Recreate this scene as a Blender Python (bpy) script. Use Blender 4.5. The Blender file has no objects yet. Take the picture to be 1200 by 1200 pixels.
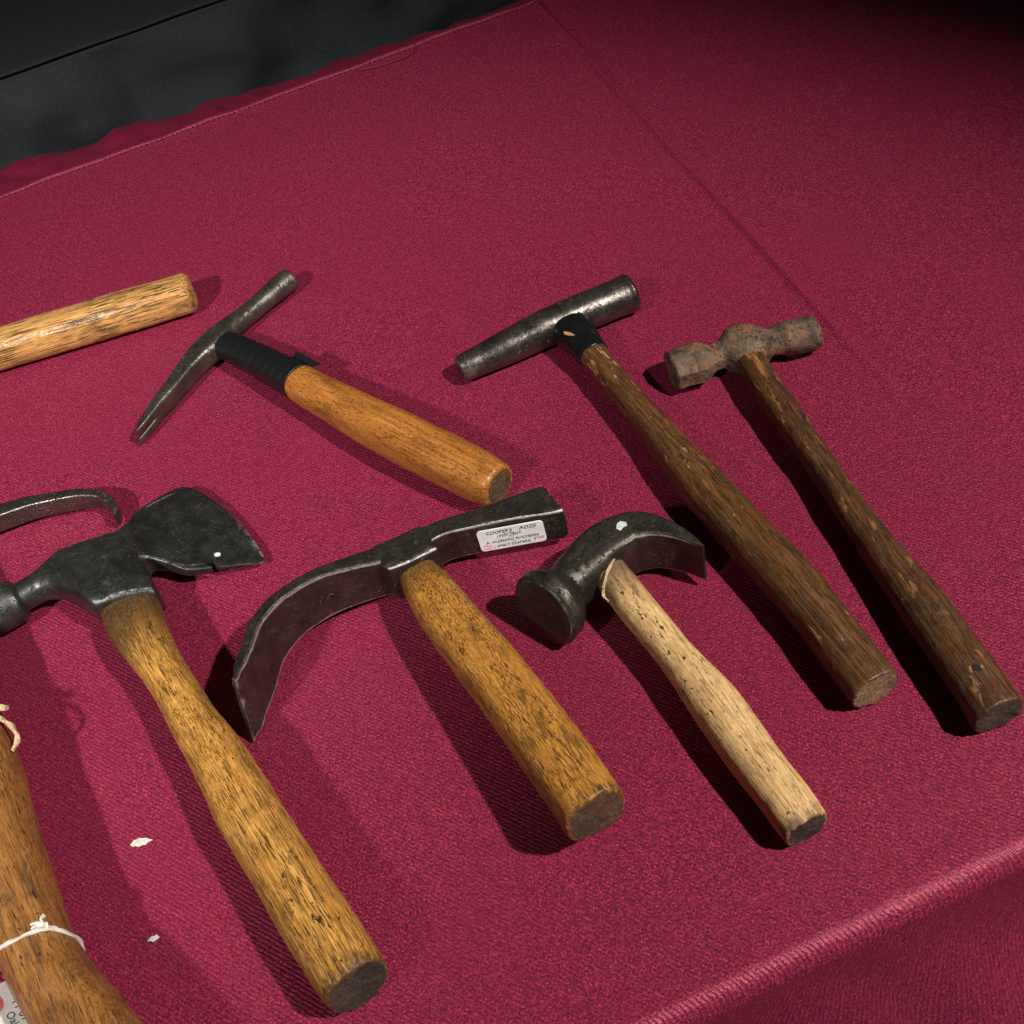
import bpy, bmesh, math, random
import numpy as np
from mathutils import Matrix, Vector, noise

scene = bpy.context.scene
col = scene.collection
R = math.radians

# ------------------------------------------------------------------ camera
cam_d = bpy.data.cameras.new('camera')
cam = bpy.data.objects.new('camera', cam_d)
col.objects.link(cam)
cam_d.sensor_width = 36.0
cam_d.lens = 43.2
cam_d.clip_start = 0.01
cam_d.clip_end = 50.0
ax = Vector((0.91749082, -0.35907783, -0.17109558))
ay = Vector((0.3813051, 0.67158012, 0.63528463))
az = Vector((-0.11321224, -0.64810744, 0.75308681))
m = Matrix.Identity(4)
for i in range(3):
    m[i][0], m[i][1], m[i][2] = ax[i], ay[i], az[i]
m[0][3], m[1][3], m[2][3] = 0.0, 0.0, 0.4855
cam.matrix_world = m
scene.camera = cam

# ------------------------------------------------------------------ world (dim room, no sky)
world = bpy.data.worlds.new('World')
scene.world = world
world.use_nodes = True
world.node_tree.nodes['Background'].inputs[0].default_value = (0.9, 0.95, 1.0, 1)
world.node_tree.nodes['Background'].inputs[1].default_value = 0.012

# ------------------------------------------------------------------ lamps
def spot(name, loc, target, watts, radius, cone, blend, colr):
    d = bpy.data.lights.new(name, 'SPOT')
    d.energy = watts
    d.shadow_soft_size = radius
    d.spot_size = R(cone)
    d.spot_blend = blend
    d.color = colr
    o = bpy.data.objects.new(name, d)
    col.objects.link(o)
    o.location = loc
    o.rotation_euler = (Vector(target) - Vector(loc)).to_track_quat('-Z', 'Y').to_euler()
    return o
spot('lamp_right', (0.90, -0.50, 1.55), (0.03, 0.35, 0.0), 200.0, 0.030, 36.0, 0.8, (1.0, 0.95, 0.88))
spot('lamp_left', (-1.15, -0.40, 1.40), (-0.34, 0.64, 0.0), 190.0, 0.045, 36, 1.0, (1.0, 0.96, 0.92))

vs = scene.view_settings
vs.view_transform = 'Standard'
vs.look = 'None'
vs.exposure = 0.0
vs.gamma = 1.0
scene.cycles.max_bounces = 6

# ================================================================== materials
def new_mat(name):
    mt = bpy.data.materials.new(name)
    mt.use_nodes = True
    nt = mt.node_tree
    return mt, nt, nt.nodes['Principled BSDF']

class NT:
    """small node helper"""
    def __init__(s, nt):
        s.nt = nt
        s.tc = nt.nodes.new('ShaderNodeTexCoord')
    def add(s, t, **kw):
        n = s.nt.nodes.new(t)
        for k, v in kw.items():
            setattr(n, k, v)
        return n
    def link(s, a, b):
        s.nt.links.new(a, b)
    def mapped(s, scale, loc=(0, 0, 0), rot=(0, 0, 0)):
        n = s.add('ShaderNodeMapping')
        n.inputs['Scale'].default_value = scale
        n.inputs['Location'].default_value = loc
        n.inputs['Rotation'].default_value = rot
        s.link(s.tc.outputs['Object'], n.inputs[0])
        return n.outputs[0]
    def noise(s, scale, detail=4.0, rough=0.55, loc=(0, 0, 0), rot=(0, 0, 0), dist=0.0, src=None):
        n = s.add('ShaderNodeTexNoise')
        n.inputs['Scale'].default_value = 1.0
        n.inputs['Detail'].default_value = detail
        n.inputs['Roughness'].default_value = rough
        n.inputs['Distortion'].default_value = dist
        if isinstance(scale, (int, float)):
            scale = (scale,) * 3
        s.link(s.mapped(scale, loc, rot), n.inputs['Vector'])
        return n.outputs['Fac']
    def ramp(s, f, stops, interp='LINEAR'):
        n = s.add('ShaderNodeValToRGB')
        n.color_ramp.interpolation = interp
        e = n.color_ramp.elements
        while len(e) > 1:
            e.remove(e[-1])
        e[0].position, e[0].color = stops[0][0], tuple(stops[0][1]) + (1,)
        for p, c in stops[1:]:
            q = e.new(p)
            q.color = tuple(c) + (1,)
        s.link(f, n.inputs[0])
        return n.outputs[0]
    def val(s, f, a, b, lo=0.0, hi=1.0):
        n = s.add('ShaderNodeMapRange')
        n.interpolation_type = 'SMOOTHSTEP'
        n.inputs[1].default_value, n.inputs[2].default_value = a, b
        n.inputs[3].default_value, n.inputs[4].default_value = lo, hi
        s.link(f, n.inputs[0])
        return n.outputs[0]
    def mix(s, f, a, b, mode='MIX'):
        n = s.add('ShaderNodeMix', data_type='RGBA', blend_type=mode)
        for sock, v in ((n.inputs[0], f), (n.inputs[6], a), (n.inputs[7], b)):
            if isinstance(v, (int, float)):
                sock.default_value = v
            elif isinstance(v, tuple):
                sock.default_value = tuple(v) + (1,)
            else:
                s.link(v, sock)
        return n.outputs[2]
    def math(s, op, a, b=0.0):
        n = s.add('ShaderNodeMath', operation=op)
        for i, v in enumerate((a, b)):
            if isinstance(v, (int, float)):
                n.inputs[i].default_value = v
            else:
                s.link(v, n.inputs[i])
        return n.outputs[0]
    def bump(s, h, dist, strength=1.0, prev=None):
        n = s.add('ShaderNodeBump')
        n.inputs['Strength'].default_value = strength
        n.inputs['Distance'].default_value = dist
        s.link(h, n.inputs['Height'])
        if prev is not None:
            s.link(prev, n.inputs['Normal'])
        return n.outputs[0]

def cloth_mat(name, dark, mid, light, twill, rough, sheen, spec=0.35, fleck=1.0, hues=False):
    mt, nt, p = new_mat(name)
    n = NT(nt)
    # woven flecks of several yarn colours
    f1 = n.noise((1900, 1200, 1500), 1.5, 0.6)
    f2 = n.noise((800, 1300, 1000), 2.0, 0.6, loc=(3.1, 7.7, 1.0))
    f = n.math('ADD', n.math('MULTIPLY', f1, 0.6), n.math('MULTIPLY', f2, 0.4))
    c = n.ramp(f, [(0.5 - 0.15 * fleck, dark), (0.5, mid), (0.5 + 0.16 * fleck, light)])
    if hues:    # stray blue-violet and rusty yarns
        h1 = n.noise((1000, 1500, 1300), 1.0, 0.5, loc=(11, 2, 5))
        c = n.mix(n.val(h1, 0.57, 0.69, 0.0, 0.55), c, (0.085, 0.012, 0.080))
        h2 = n.noise((1200, 1700, 1300), 1.0, 0.5, loc=(1, 21, 8))
        c = n.mix(n.val(h2, 0.60, 0.70, 0.0, 0.7), c, (0.30, 0.060, 0.040))
    # twill rib
    w = n.add('ShaderNodeTexWave', wave_type='BANDS', bands_direction='X', wave_profile='SIN')
    w.inputs['Scale'].default_value = 1.0
    w.inputs['Distortion'].default_value = 2.2
    w.inputs['Detail'].default_value = 1.0
    w.inputs['Detail Scale'].default_value = 2.0
    n.link(n.mapped((twill, twill, twill), rot=(R(32), 0, R(-43))), w.inputs['Vector'])
    wf = n.val(w.outputs['Fac'], 0.0, 1.0, 0.0, 1.0)
    c = n.mix(n.math('MULTIPLY', n.math('SUBTRACT', 1.0, wf), 0.34), c, dark)
    # slow tone drift of the dye
    s = n.noise(9.0, 3.0, 0.5)
    c = n.mix(n.val(s, 0.3, 0.7, 0.0, 0.22), c, mid)
    n.link(c, p.inputs['Base Color'])
    p.inputs['Roughness'].default_value = rough
    p.inputs['Specular IOR Level'].default_value = spec
    p.inputs['Sheen Weight'].default_value = sheen
    p.inputs['Specular Tint'].default_value = tuple(0.25 + 0.75 * min(1.0, x / max(light)) for x in light) + (1,)
    p.inputs['Sheen Roughness'].default_value = 0.45
    p.inputs['Sheen Tint'].default_value = tuple(light) + (1,)
    b = n.bump(wf, 0.00022, 0.8)
    b = n.bump(f, 0.00042, 0.8, b)
    n.link(b, p.inputs['Normal'])
    return mt

def wood_mat(name, light, mid, dark, pore=(0.62, 0.70), pore_c=(0.02, 0.012, 0.006), pore_amt=0.85, stain=0.5, stain_c=(0.05, 0.025, 0.01),
             patch=None, patch_amt=(0.60, 0.66), spots=0.0, rough=0.45, headstain=None, seed=0.0, pores=(95, 3000, 3000), grain=(20, 700, 700), spec=0.5, relief=1.0, butt=None):
    mt, nt, p = new_mat(name)
    n = NT(nt)
    L = (seed * 1.37, seed * 2.11, seed * 0.73)
    g = n.noise(grain, 5.0, 0.6, loc=L, dist=0.6)
    c = n.ramp(g, [(0.30, dark), (0.46, mid), (0.64, light)])
    broad = n.noise((16, 60, 60), 4.0, 0.6, loc=L)
    c = n.mix(n.val(broad, 0.42, 0.72, 0.0, 0.55), c, mid)
    # open pores: short dark dashes along the grain
    po = n.noise(pores, 2.0, 0.5, loc=(L[1], L[0], 4.2))
    gate = n.noise((40, 160, 160), 2.0, 0.5, loc=(8.1, L[0], 1.2))
    pf = n.math('MULTIPLY', n.val(po, pore[0], pore[1]), n.val(gate, 0.30, 0.58, 0.30, 1.0))
    c = n.mix(n.math('MULTIPLY', pf, pore_amt), c, pore_c)
    p2 = n.noise((pores[0] * 2.6, pores[1] * 1.25, pores[2] * 1.25), 1.0, 0.5, loc=(3.3, L[2], L[1]))
    pf2 = n.val(p2, 0.60, 0.68)
    c = n.mix(n.math('MULTIPLY', pf2, pore_amt * 0.55), c, pore_c)
    lite = n.noise((60, 900, 900), 2.0, 0.5, loc=(L[0], 6.1, L[2]))
    c = n.mix(n.val(lite, 0.60, 0.74, 0.0, 0.5), c, tuple(min(1.0, x * 1.25) for x in light))
    # grime and handling stains
    st = n.noise((42, 120, 120), 6.0, 0.65, loc=(L[2], 1.0, 9.0 + seed), dist=0.4)
    sf = n.val(st, 0.50, 0.68)
    c = n.mix(n.math('MULTIPLY', sf, stain), c, stain_c)
    if patch:
        pa = n.noise((55, 190, 190), 5.0, 0.6, loc=(2.2, 5.5 + seed, L[2]), dist=0.3)
        sx = n.add('ShaderNodeSeparateXYZ')
        n.link(n.tc.outputs['Object'], sx.inputs[0])
        pa = n.math('ADD', pa, n.val(sx.outputs[0], 0.05, 0.11, 0.055, 0.0))
        c = n.mix(n.val(pa, *patch_amt), c, patch)
    if spots > 0:
        s1 = n.noise((210, 420, 420), 3.0, 0.6, loc=(L[0], 7.0, L[1]), dist=0.5)
        sg = n.noise((28, 45, 45), 2.0, 0.5, loc=(L[1], 1.0, 3.0))
        k = n.math('MULTIPLY', n.val(s1, 0.715 - 0.13 * spots, 0.735 - 0.13 * spots), n.val(sg, 0.40, 0.55))
        c = n.mix(n.math('MULTIPLY', k, 0.93), c, (0.018, 0.015, 0.012))
    if headstain:
        sep = n.add('ShaderNodeSeparateXYZ')
        n.link(n.tc.outputs['Object'], sep.inputs[0])
        wob = n.math('ADD', sep.outputs[0], n.math('MULTIPLY', n.math('SUBTRACT', st, 0.5), 0.06))
        c = n.mix(n.val(wob, headstain[0], headstain[1], headstain[2], 0.0), c, stain_c)
    if butt:    # dirt and splits at the worn foot of the handle
        sb = n.add('ShaderNodeSeparateXYZ')
        n.link(n.tc.outputs['Object'], sb.inputs[0])
        bn = n.noise((90, 420, 420), 5.0, 0.7, loc=(L[2], 3.0, 1.0))
        wb = n.math('ADD', sb.outputs[0], n.math('MULTIPLY', n.math('SUBTRACT', bn, 0.5), 0.030))
        c = n.mix(n.val(wb, butt - 0.005, butt + 0.002, 0.0, 0.85), c, stain_c)
    n.link(c, p.inputs['Base Color'])
    rr = n.val(n.noise(140, 4.0, 0.6), 0.3, 0.7, rough - 0.10, rough + 0.16)
    n.link(rr, p.inputs['Roughness'])
    p.inputs['Specular IOR Level'].default_value = spec
    h = n.math('SUBTRACT', n.math('MULTIPLY', g, 0.45), n.math('MULTIPLY', pf, 0.8))
    b = n.bump(h, 0.0005 * relief, 0.9)
    b = n.bump(n.noise((150, 260, 260), 5.0, 0.65), 0.0006 * relief, 0.8, b)
    n.link(b, p.inputs['Normal'])
    return mt

def end_mat(name, a, b_, rough=0.7):
    mt, nt, p = new_mat(name)
    n = NT(nt)
    g = n.noise((260, 900, 300), 6.0, 0.72, dist=1.2)
    w = n.noise((200, 160, 1500), 3.0, 0.6, loc=(2, 2, 2), dist=0.6)
    g = n.math('ADD', n.math('MULTIPLY', g, 0.65), n.math('MULTIPLY', w, 0.35))
    c = n.ramp(g, [(0.38, a), (0.58, b_)])
    lf = n.noise(75, 4.0, 0.6)
    c = n.mix(n.val(lf, 0.45, 0.65, 0.0, 0.7), c, a)
    k = n.noise(900, 3.0, 0.6)
    c = n.mix(n.val(k, 0.60, 0.72, 0, 0.7), c, tuple(min(1, x * 2.2) for x in b_))
    n.link(c, p.inputs['Base Color'])
    p.inputs['Roughness'].default_value = rough
    n.link(n.bump(g, 0.0022, 1.0), p.inputs['Normal'])
    return mt

def metal_mat(name, a, b_, rust, rust_amt=(0.58, 0.72), rust_mix=0.7, rough=(0.28, 0.5), metallic=0.85, pits=0.6, chips=None, bump=0.0006, seed=0.0, scale=1.0, spec=0.5, wear_glint=(0.28, 0.52, 0.9)):
    mt, nt, p = new_mat(name)
    n = NT(nt)
    L = (seed, seed * 2.3, seed * 0.7)
    g = n.noise(70 * scale, 7.0, 0.62, loc=L, dist=0.5)
    c = n.ramp(g, [(0.34, a), (0.66, b_)])
    r = n.noise(38 * scale, 8.0, 0.68, loc=(L[1], 3.3, L[0]), dist=0.7)
    rf = n.val(r, rust_amt[0], rust_amt[1])
    c = n.mix(n.math('MULTIPLY', rf, rust_mix), c, rust)
    pt = n.noise(520 * scale, 5.0, 0.62, loc=L)
    pg = n.noise(60 * scale, 3.0, 0.6, loc=(7, 1 + seed, 2))
    pf = n.math('MULTIPLY', n.val(pt, 0.56, 0.66), n.val(pg, 0.40, 0.58))
    c = n.mix(n.math('MULTIPLY', pf, pits), c, tuple(x * 0.25 for x in a))
    cf = None
    if chips:
        ch = n.noise(430, 4.0, 0.6, loc=(1 + seed, 9, 3))
        cg = n.noise(55, 3.0, 0.5, loc=(4, seed, 6))
        cf = n.math('MULTIPLY', n.val(ch, 0.63, 0.67), n.val(cg, 0.47, 0.60))
        c = n.mix(cf, c, chips)
    at = n.add('ShaderNodeAttribute', attribute_name='wear_glint')
    wn = n.noise(150, 5.0, 0.7, loc=(seed, 4, 4))
    ew = n.math('MULTIPLY', n.val(n.math('SUBTRACT', at.outputs['Fac'], n.math('MULTIPLY', wn, 0.9)), wear_glint[0], wear_glint[1]), wear_glint[2])
    c = n.mix(ew, c, (0.55, 0.53, 0.50))  # pale base colour paints edge highlights along the arrises, together with rubbed bare steel
    n.link(c, p.inputs['Base Color'])
    mm = n.val(rf, 0.0, 1.0, metallic, metallic * 0.35)
    n.link(mm, p.inputs['Metallic'])
    q = n.noise(160 * scale, 6.0, 0.65, loc=(5 + seed, 2, 1))
    ro = n.val(q, 0.28, 0.72, rough[0], rough[1])
    ro = n.math('ADD', ro, n.math('MULTIPLY', rf, 0.22))
    ro = n.math('ADD', ro, n.math('MULTIPLY', ew, 0.10))
    n.link(ro, p.inputs['Roughness'])
    p.inputs['Specular IOR Level'].default_value = spec
    b = n.bump(n.math('SUBTRACT', q, n.math('MULTIPLY', pf, 1.2)), bump, 0.9)
    b = n.bump(g, bump * 2.5, 0.7, b)
    n.link(b, p.inputs['Normal'])
    return mt

def plain_mat(name, c, rough=0.6, bump=0.0, bscale=600, spec=0.5, c2=None):
    mt, nt, p = new_mat(name)
    n = NT(nt)
    g = n.noise(bscale, 4.0, 0.6)
    c2 = c2 or tuple(x * 0.75 for x in c)
    n.link(n.ramp(g, [(0.35, c2), (0.6, c)]), p.inputs['Base Color'])
    p.inputs['Roughness'].default_value = rough
    p.inputs['Specular IOR Level'].default_value = spec
    if bump:
        n.link(n.bump(g, bump, 0.9), p.inputs['Normal'])
    return mt

M = {}
M['cloth'] = cloth_mat('burgundy_twill', (0.030, 0.005, 0.024), (0.208, 0.0135, 0.044), (0.64, 0.062, 0.110), 190, 0.38, 0.06, 0.70, hues=True)
M['hem'] = cloth_mat('burgundy_satin_hem', (0.06, 0.004, 0.015), (0.15, 0.009, 0.032), (0.30, 0.03, 0.07), 190, 0.36, 0.15, 0.75, 1.4)
M['black_cloth'] = cloth_mat('black_cloth', (0.012, 0.014, 0.016), (0.026, 0.029, 0.032), (0.055, 0.06, 0.065), 420, 0.75, 0.05, 0.25)
M['thread'] = plain_mat('burgundy_thread', (0.17, 0.009, 0.03), 0.7, 0.0003)
M['board'] = plain_mat('table_board', (0.35, 0.30, 0.24), 0.7)
M['wood_hatchet'] = wood_mat('honey_oak', (0.66, 0.35, 0.085), (0.53, 0.245, 0.042), (0.33, 0.13, 0.020), pore=(0.53, 0.585), stain=0.50, headstain=(0.022, 0.065, 0.85), spots=0.55, butt=0.249, seed=1.0)
M['wood_adze'] = wood_mat('golden_oak', (0.60, 0.29, 0.055), (0.47, 0.195, 0.030), (0.28, 0.10, 0.015), pore=(0.53, 0.585), stain=0.55, headstain=(0.0, 0.03, 0.7), spots=0.3, butt=0.166, seed=2.0)
M['wood_claw'] = wood_mat('pale_ash', (0.74, 0.50, 0.24), (0.62, 0.38, 0.15), (0.42, 0.22, 0.08), pore=(0.60, 0.68), stain=0.55, spots=0.72, butt=0.158, stain_c=(0.15, 0.085, 0.045), rough=0.55, headstain=(0.014, 0.032, 0.92), seed=3.0)
M['wood_oil'] = wood_mat('dark_hickory', (0.19, 0.088, 0.028), (0.100, 0.042, 0.013), (0.042, 0.017, 0.006), pore=(0.56, 0.64), stain=0.55, stain_c=(0.03, 0.016, 0.008), patch=(0.42, 0.22, 0.09), patch_amt=(0.650, 0.675), rough=0.36, seed=4.0)
M['wood_ball'] = wood_mat('grimy_brown_wood', (0.15, 0.066, 0.022), (0.080, 0.033, 0.013), (0.032, 0.015, 0.007), pore=(0.56, 0.64), stain=0.8, stain_c=(0.028, 0.018, 0.011), patch=(0.30, 0.125, 0.036), patch_amt=(0.60, 0.68), rough=0.38, seed=5.0, relief=1.6)
M['wood_tack'] = wood_mat('amber_varnished_wood', (0.50, 0.20, 0.042), (0.37, 0.13, 0.022), (0.22, 0.065, 0.010), pore=(0.58, 0.66), pore_amt=0.7, stain=0.55, rough=0.34, seed=6.0, pores=(420, 1700, 1700))
M['wood_left'] = wood_mat('yellow_ash', (0.66, 0.37, 0.13), (0.52, 0.26, 0.075), (0.33, 0.145, 0.035), pore=(0.53, 0.585), stain=0.75, rough=0.26, seed=7.0, pores=(50, 1500, 1500))
M['wood_bl'] = wood_mat('brown_worn_wood', (0.36, 0.165, 0.045), (0.26, 0.105, 0.024), (0.15, 0.06, 0.016), pore=(0.58, 0.66), stain=0.6, stain_c=(0.06, 0.035, 0.02), spots=0.5, rough=0.42, seed=8.0, relief=1.3)
M['end_dark'] = end_mat('dark_end_grain', (0.016, 0.011, 0.008), (0.12, 0.082, 0.055))
M['end_brown'] = end_mat('brown_end_grain', (0.06, 0.032, 0.016), (0.19, 0.105, 0.05))
M['end_pale'] = end_mat('pale_end_grain', (0.10, 0.06, 0.035), (0.42, 0.26, 0.14))
M['steel_hatchet'] = metal_mat('dark_forged_steel', (0.050, 0.052, 0.050), (0.105, 0.106, 0.100), (0.06, 0.045, 0.03), rust_mix=0.4, rough=(0.30, 0.50), seed=1.0, bump=0.0003)
M['steel_adze'] = metal_mat('brown_black_forged_steel', (0.055, 0.046, 0.040), (0.11, 0.09, 0.075), (0.075, 0.032, 0.014), rust_mix=0.7, rough=(0.34, 0.55), chips=(0.30, 0.25, 0.19), seed=2.0, bump=0.0006)
M['steel_claw'] = metal_mat('old_grey_brown_steel', (0.050, 0.043, 0.037), (0.105, 0.088, 0.072), (0.085, 0.052, 0.028), rust_mix=0.6, rough=(0.38, 0.58), chips=(0.26, 0.20, 0.13), seed=3.0, bump=0.0005)
M['steel_oil'] = metal_mat('worn_bright_steel', (0.060, 0.052, 0.046), (0.15, 0.13, 0.115), (0.085, 0.05, 0.03), rust_mix=0.7, pits=0.25, rough=(0.24, 0.40), seed=4.0, bump=0.00035)
M['steel_tack'] = metal_mat('greenish_grey_steel', (0.085, 0.078, 0.065), (0.16, 0.145, 0.12), (0.12, 0.07, 0.04), rust_mix=0.5, rough=(0.32, 0.5), seed=5.0, bump=0.0004)
M['steel_rust'] = metal_mat('rusty_iron', (0.040, 0.027, 0.019), (0.205, 0.128, 0.080), (0.24, 0.105, 0.040), rust_amt=(0.48, 0.62), rust_mix=0.75, wear_glint=(0.4, 0.8, 0.15), rough=(0.55, 0.8), metallic=0.15, pits=0.9, seed=6.0, bump=0.0014, scale=1.2)
M['steel_bar'] = metal_mat('shiny_dark_bar_steel', (0.08, 0.07, 0.06), (0.15, 0.13, 0.11), (0.09, 0.05, 0.03), rust_mix=0.6, rough=(0.22, 0.4), chips=(0.4, 0.38, 0.34), seed=7.0, bump=0.0004)
M['tape'] = plain_mat('black_tape', (0.008, 0.008, 0.010), 0.38, 0.0003, 900, 0.5)
M['tape_worn'] = plain_mat('glossy_black_tape', (0.008, 0.008, 0.009), 0.25, 0.0005, 260, 0.6)
M['paper'] = plain_mat('white_paper', (0.90, 0.91, 0.90), 0.6, 0.0, 200, 0.3, (0.78, 0.79, 0.80))
M['card'] = plain_mat('buff_card', (0.62, 0.58, 0.52), 0.7, 0.0, 300, 0.3, (0.52, 0.49, 0.44))
M['ink'] = plain_mat('black_ink', (0.035, 0.032, 0.04), 0.6)
M['pink_ink'] = plain_mat('pink_ink', (0.80, 0.12, 0.32), 0.6)
M['red_ink'] = plain_mat('red_print', (0.62, 0.12, 0.12), 0.6)
M['string'] = plain_mat('white_string', (0.66, 0.63, 0.56), 0.7, 0.0003, 1500)
M['twine'] = plain_mat('tan_twine', (0.62, 0.48, 0.28), 0.75, 0.0004, 1200, 0.3, (0.30, 0.21, 0.11))
M['chip'] = plain_mat('cream_flake', (0.66, 0.62, 0.54), 0.6, 0.0002, 700)
M['white_paint'] = plain_mat('white_paint', (0.68, 0.70, 0.70), 0.5, 0.0002, 700)

# ================================================================== mesh helpers
def thing(name, label, cat, loc=(0, 0, 0), yaw=0.0, group=None):
    o = bpy.data.objects.new(name, None)
    o.empty_display_size = 0.02
    col.objects.link(o)
    o.location = loc
    o.rotation_euler = (0, 0, R(yaw))
    tag(o, label, cat, group)
    return o

def tag(o, label, cat, group=None):
    o['label'] = label
    o['category'] = cat
    if group:
        o['group'] = group

def link_mesh(name, me, mats, parent=None):
    o = bpy.data.objects.new(name, me)
    for mt in (mats if isinstance(mats, (list, tuple)) else [mats]):
        me.materials.append(mt)
    col.objects.link(o)
    if parent:
        o.parent = parent
    return o

def pchip(xs, ys, xq):
    xs = np.asarray(xs, float); ys = np.asarray(ys, float)
    h = np.diff(xs); d = np.diff(ys) / h
    mm = np.zeros(len(xs))
    for i in range(1, len(xs) - 1):
        if d[i - 1] * d[i] > 0:
            w1, w2 = 2 * h[i] + h[i - 1], h[i] + 2 * h[i - 1]
            mm[i] = (w1 + w2) / (w1 / d[i - 1] + w2 / d[i])
    mm[0], mm[-1] = d[0], d[-1]
    k = np.clip(np.searchsorted(xs, xq) - 1, 0, len(h) - 1)
    t = (xq - xs[k]) / h[k]
    return ((1 + 2 * t) * (1 - t) ** 2 * ys[k] + t * (1 - t) ** 2 * h[k] * mm[k]
            + t * t * (3 - 2 * t) * ys[k + 1] + t * t * (t - 1) * h[k] * mm[k + 1])

def loft_geo(rows, rings=80, seg=48, across=None, cap0=0.0, cap1=0.0, linear=False, tip0=0.0, tip1=0.0):
    """rows: (x, y, z, half_across, half_up, squareness[, lean]) in mm along a path.
    Returns verts, faces, material index per face.  The section is spanned by the horizontal normal of the path
    (or the fixed direction `across`) and the vertical."""
    rows = [tuple(r) + (0.0,) * (7 - len(r)) for r in rows]
    cap0, cap1 = cap0 * 0.001, cap1 * 0.001
    A = np.array(rows, float)
    A[:, :5] *= 0.001
    seglen = np.linalg.norm(np.diff(A[:, :3], axis=0), axis=1) + 1e-7
    t = np.concatenate([[0], np.cumsum(seglen)])
    tq = np.unique(np.concatenate([np.linspace(0, t[-1], rings), t]))
    f = (lambda y: np.interp(tq, t, y)) if linear else (lambda y: pchip(t, y, tq))
    B = np.stack([f(A[:, i]) for i in range(7)], 1)
    C = B[:, :3]
    T = np.gradient(C, tq, axis=0)
    T /= np.linalg.norm(T, axis=1)[:, None] + 1e-12
    if across is not None:
        N = np.tile(np.array(across, float), (len(tq), 1))
    else:
        N = np.stack([-T[:, 1], T[:, 0], np.zeros(len(tq))], 1)
        N /= np.linalg.norm(N, axis=1)[:, None] + 1e-12
    rings_ = []
    th = np.linspace(0, 2 * math.pi, seg, endpoint=False) + math.pi / seg
    c, s = np.cos(th), np.sin(th)
    def ring(i, shrink=0.0, push=0.0):
        n = B[i, 5]
        cc = np.sign(c) * np.abs(c) ** (2.0 / n)
        ss = np.sign(s) * np.abs(s) ** (2.0 / n)
        a = max(B[i, 3] - shrink, B[i, 3] * 0.05); b = max(B[i, 4] - shrink, B[i, 4] * 0.05)
        up = ss * b
        return (C[i] + T[i] * push)[None, :] + N[i][None, :] * (cc * a)[:, None] + np.array([0, 0, 1.0])[None, :] * up[:, None] + T[i][None, :] * (B[i, 6] * up)[:, None]
    K = len(tq)
    V = []; kinds = []; WR = []
    def wear_glint_of(i, k=1.0):
        n = B[i, 5]
        mn = np.minimum(np.abs(c) ** (2.0 / n), np.abs(s) ** (2.0 / n))
        w_ = np.clip((mn - 0.80) / 0.10, 0, 1) * min(1.0, max(0.0, (n - 3.2) / 2.5))
        tw_ = max(max(0.0, 1 - tq[i] / tip0) if tip0 else 0.0, max(0.0, 1 - (tq[-1] - tq[i]) / tip1) if tip1 else 0.0)
        return np.maximum(w_, 0.85 * tw_ ** 0.5)
    if cap0 > 0:
        for q in (90, 60, 30):
            V.append(ring(0, cap0 * (1 - math.cos(R(q))), -cap0 * math.sin(R(q)))); WR.append(np.full(seg, 0.75 if q < 90 else 0.0))
    for i in range(K):
        V.append(ring(i)); WR.append(wear_glint_of(i))
    if cap1 > 0:
        for q in (30, 60, 90):
            V.append(ring(K - 1, cap1 * (1 - math.cos(R(q))), cap1 * math.sin(R(q)))); WR.append(np.full(seg, 0.75 if q < 90 else 0.0))
    faces = []; mi = []
    nr = len(V)
    for i in range(nr - 1):
        for j in range(seg):
            k = (j + 1) % seg
            faces.append((i * seg + j, i * seg + k, (i + 1) * seg + k, (i + 1) * seg + j)); mi.append(0)
    verts = np.concatenate(V, 0)
    extra = []
    base = len(verts)
    for ri, flip in ((0, True), (nr - 1, False)):
        ctr = V[ri].mean(0)
        prev = [ri * seg + j for j in range(seg)]
        for sc in (0.75, 0.5, 0.25):
            st = base + len(extra)
            for j in range(seg):
                extra.append(ctr + (V[ri][j] - ctr) * sc)
            cur = [st + j for j in range(seg)]
            for j in range(seg):
                k = (j + 1) % seg
                q = (prev[j], prev[k], cur[k], cur[j])
                faces.append(q if not flip else q[::-1]); mi.append(1 if not flip else 2)
            prev = cur
        st = base + len(extra)
        extra.append(ctr)
        for j in range(seg):
            k = (j + 1) % seg
            q = (prev[j], prev[k], st)
            faces.append(q if not flip else q[::-1]); mi.append(1 if not flip else 2)
    verts = np.concatenate([verts, np.array(extra)], 0)
    wear_glint = np.concatenate(WR + [np.zeros(len(extra))])
    return verts, faces, mi, wear_glint

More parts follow.
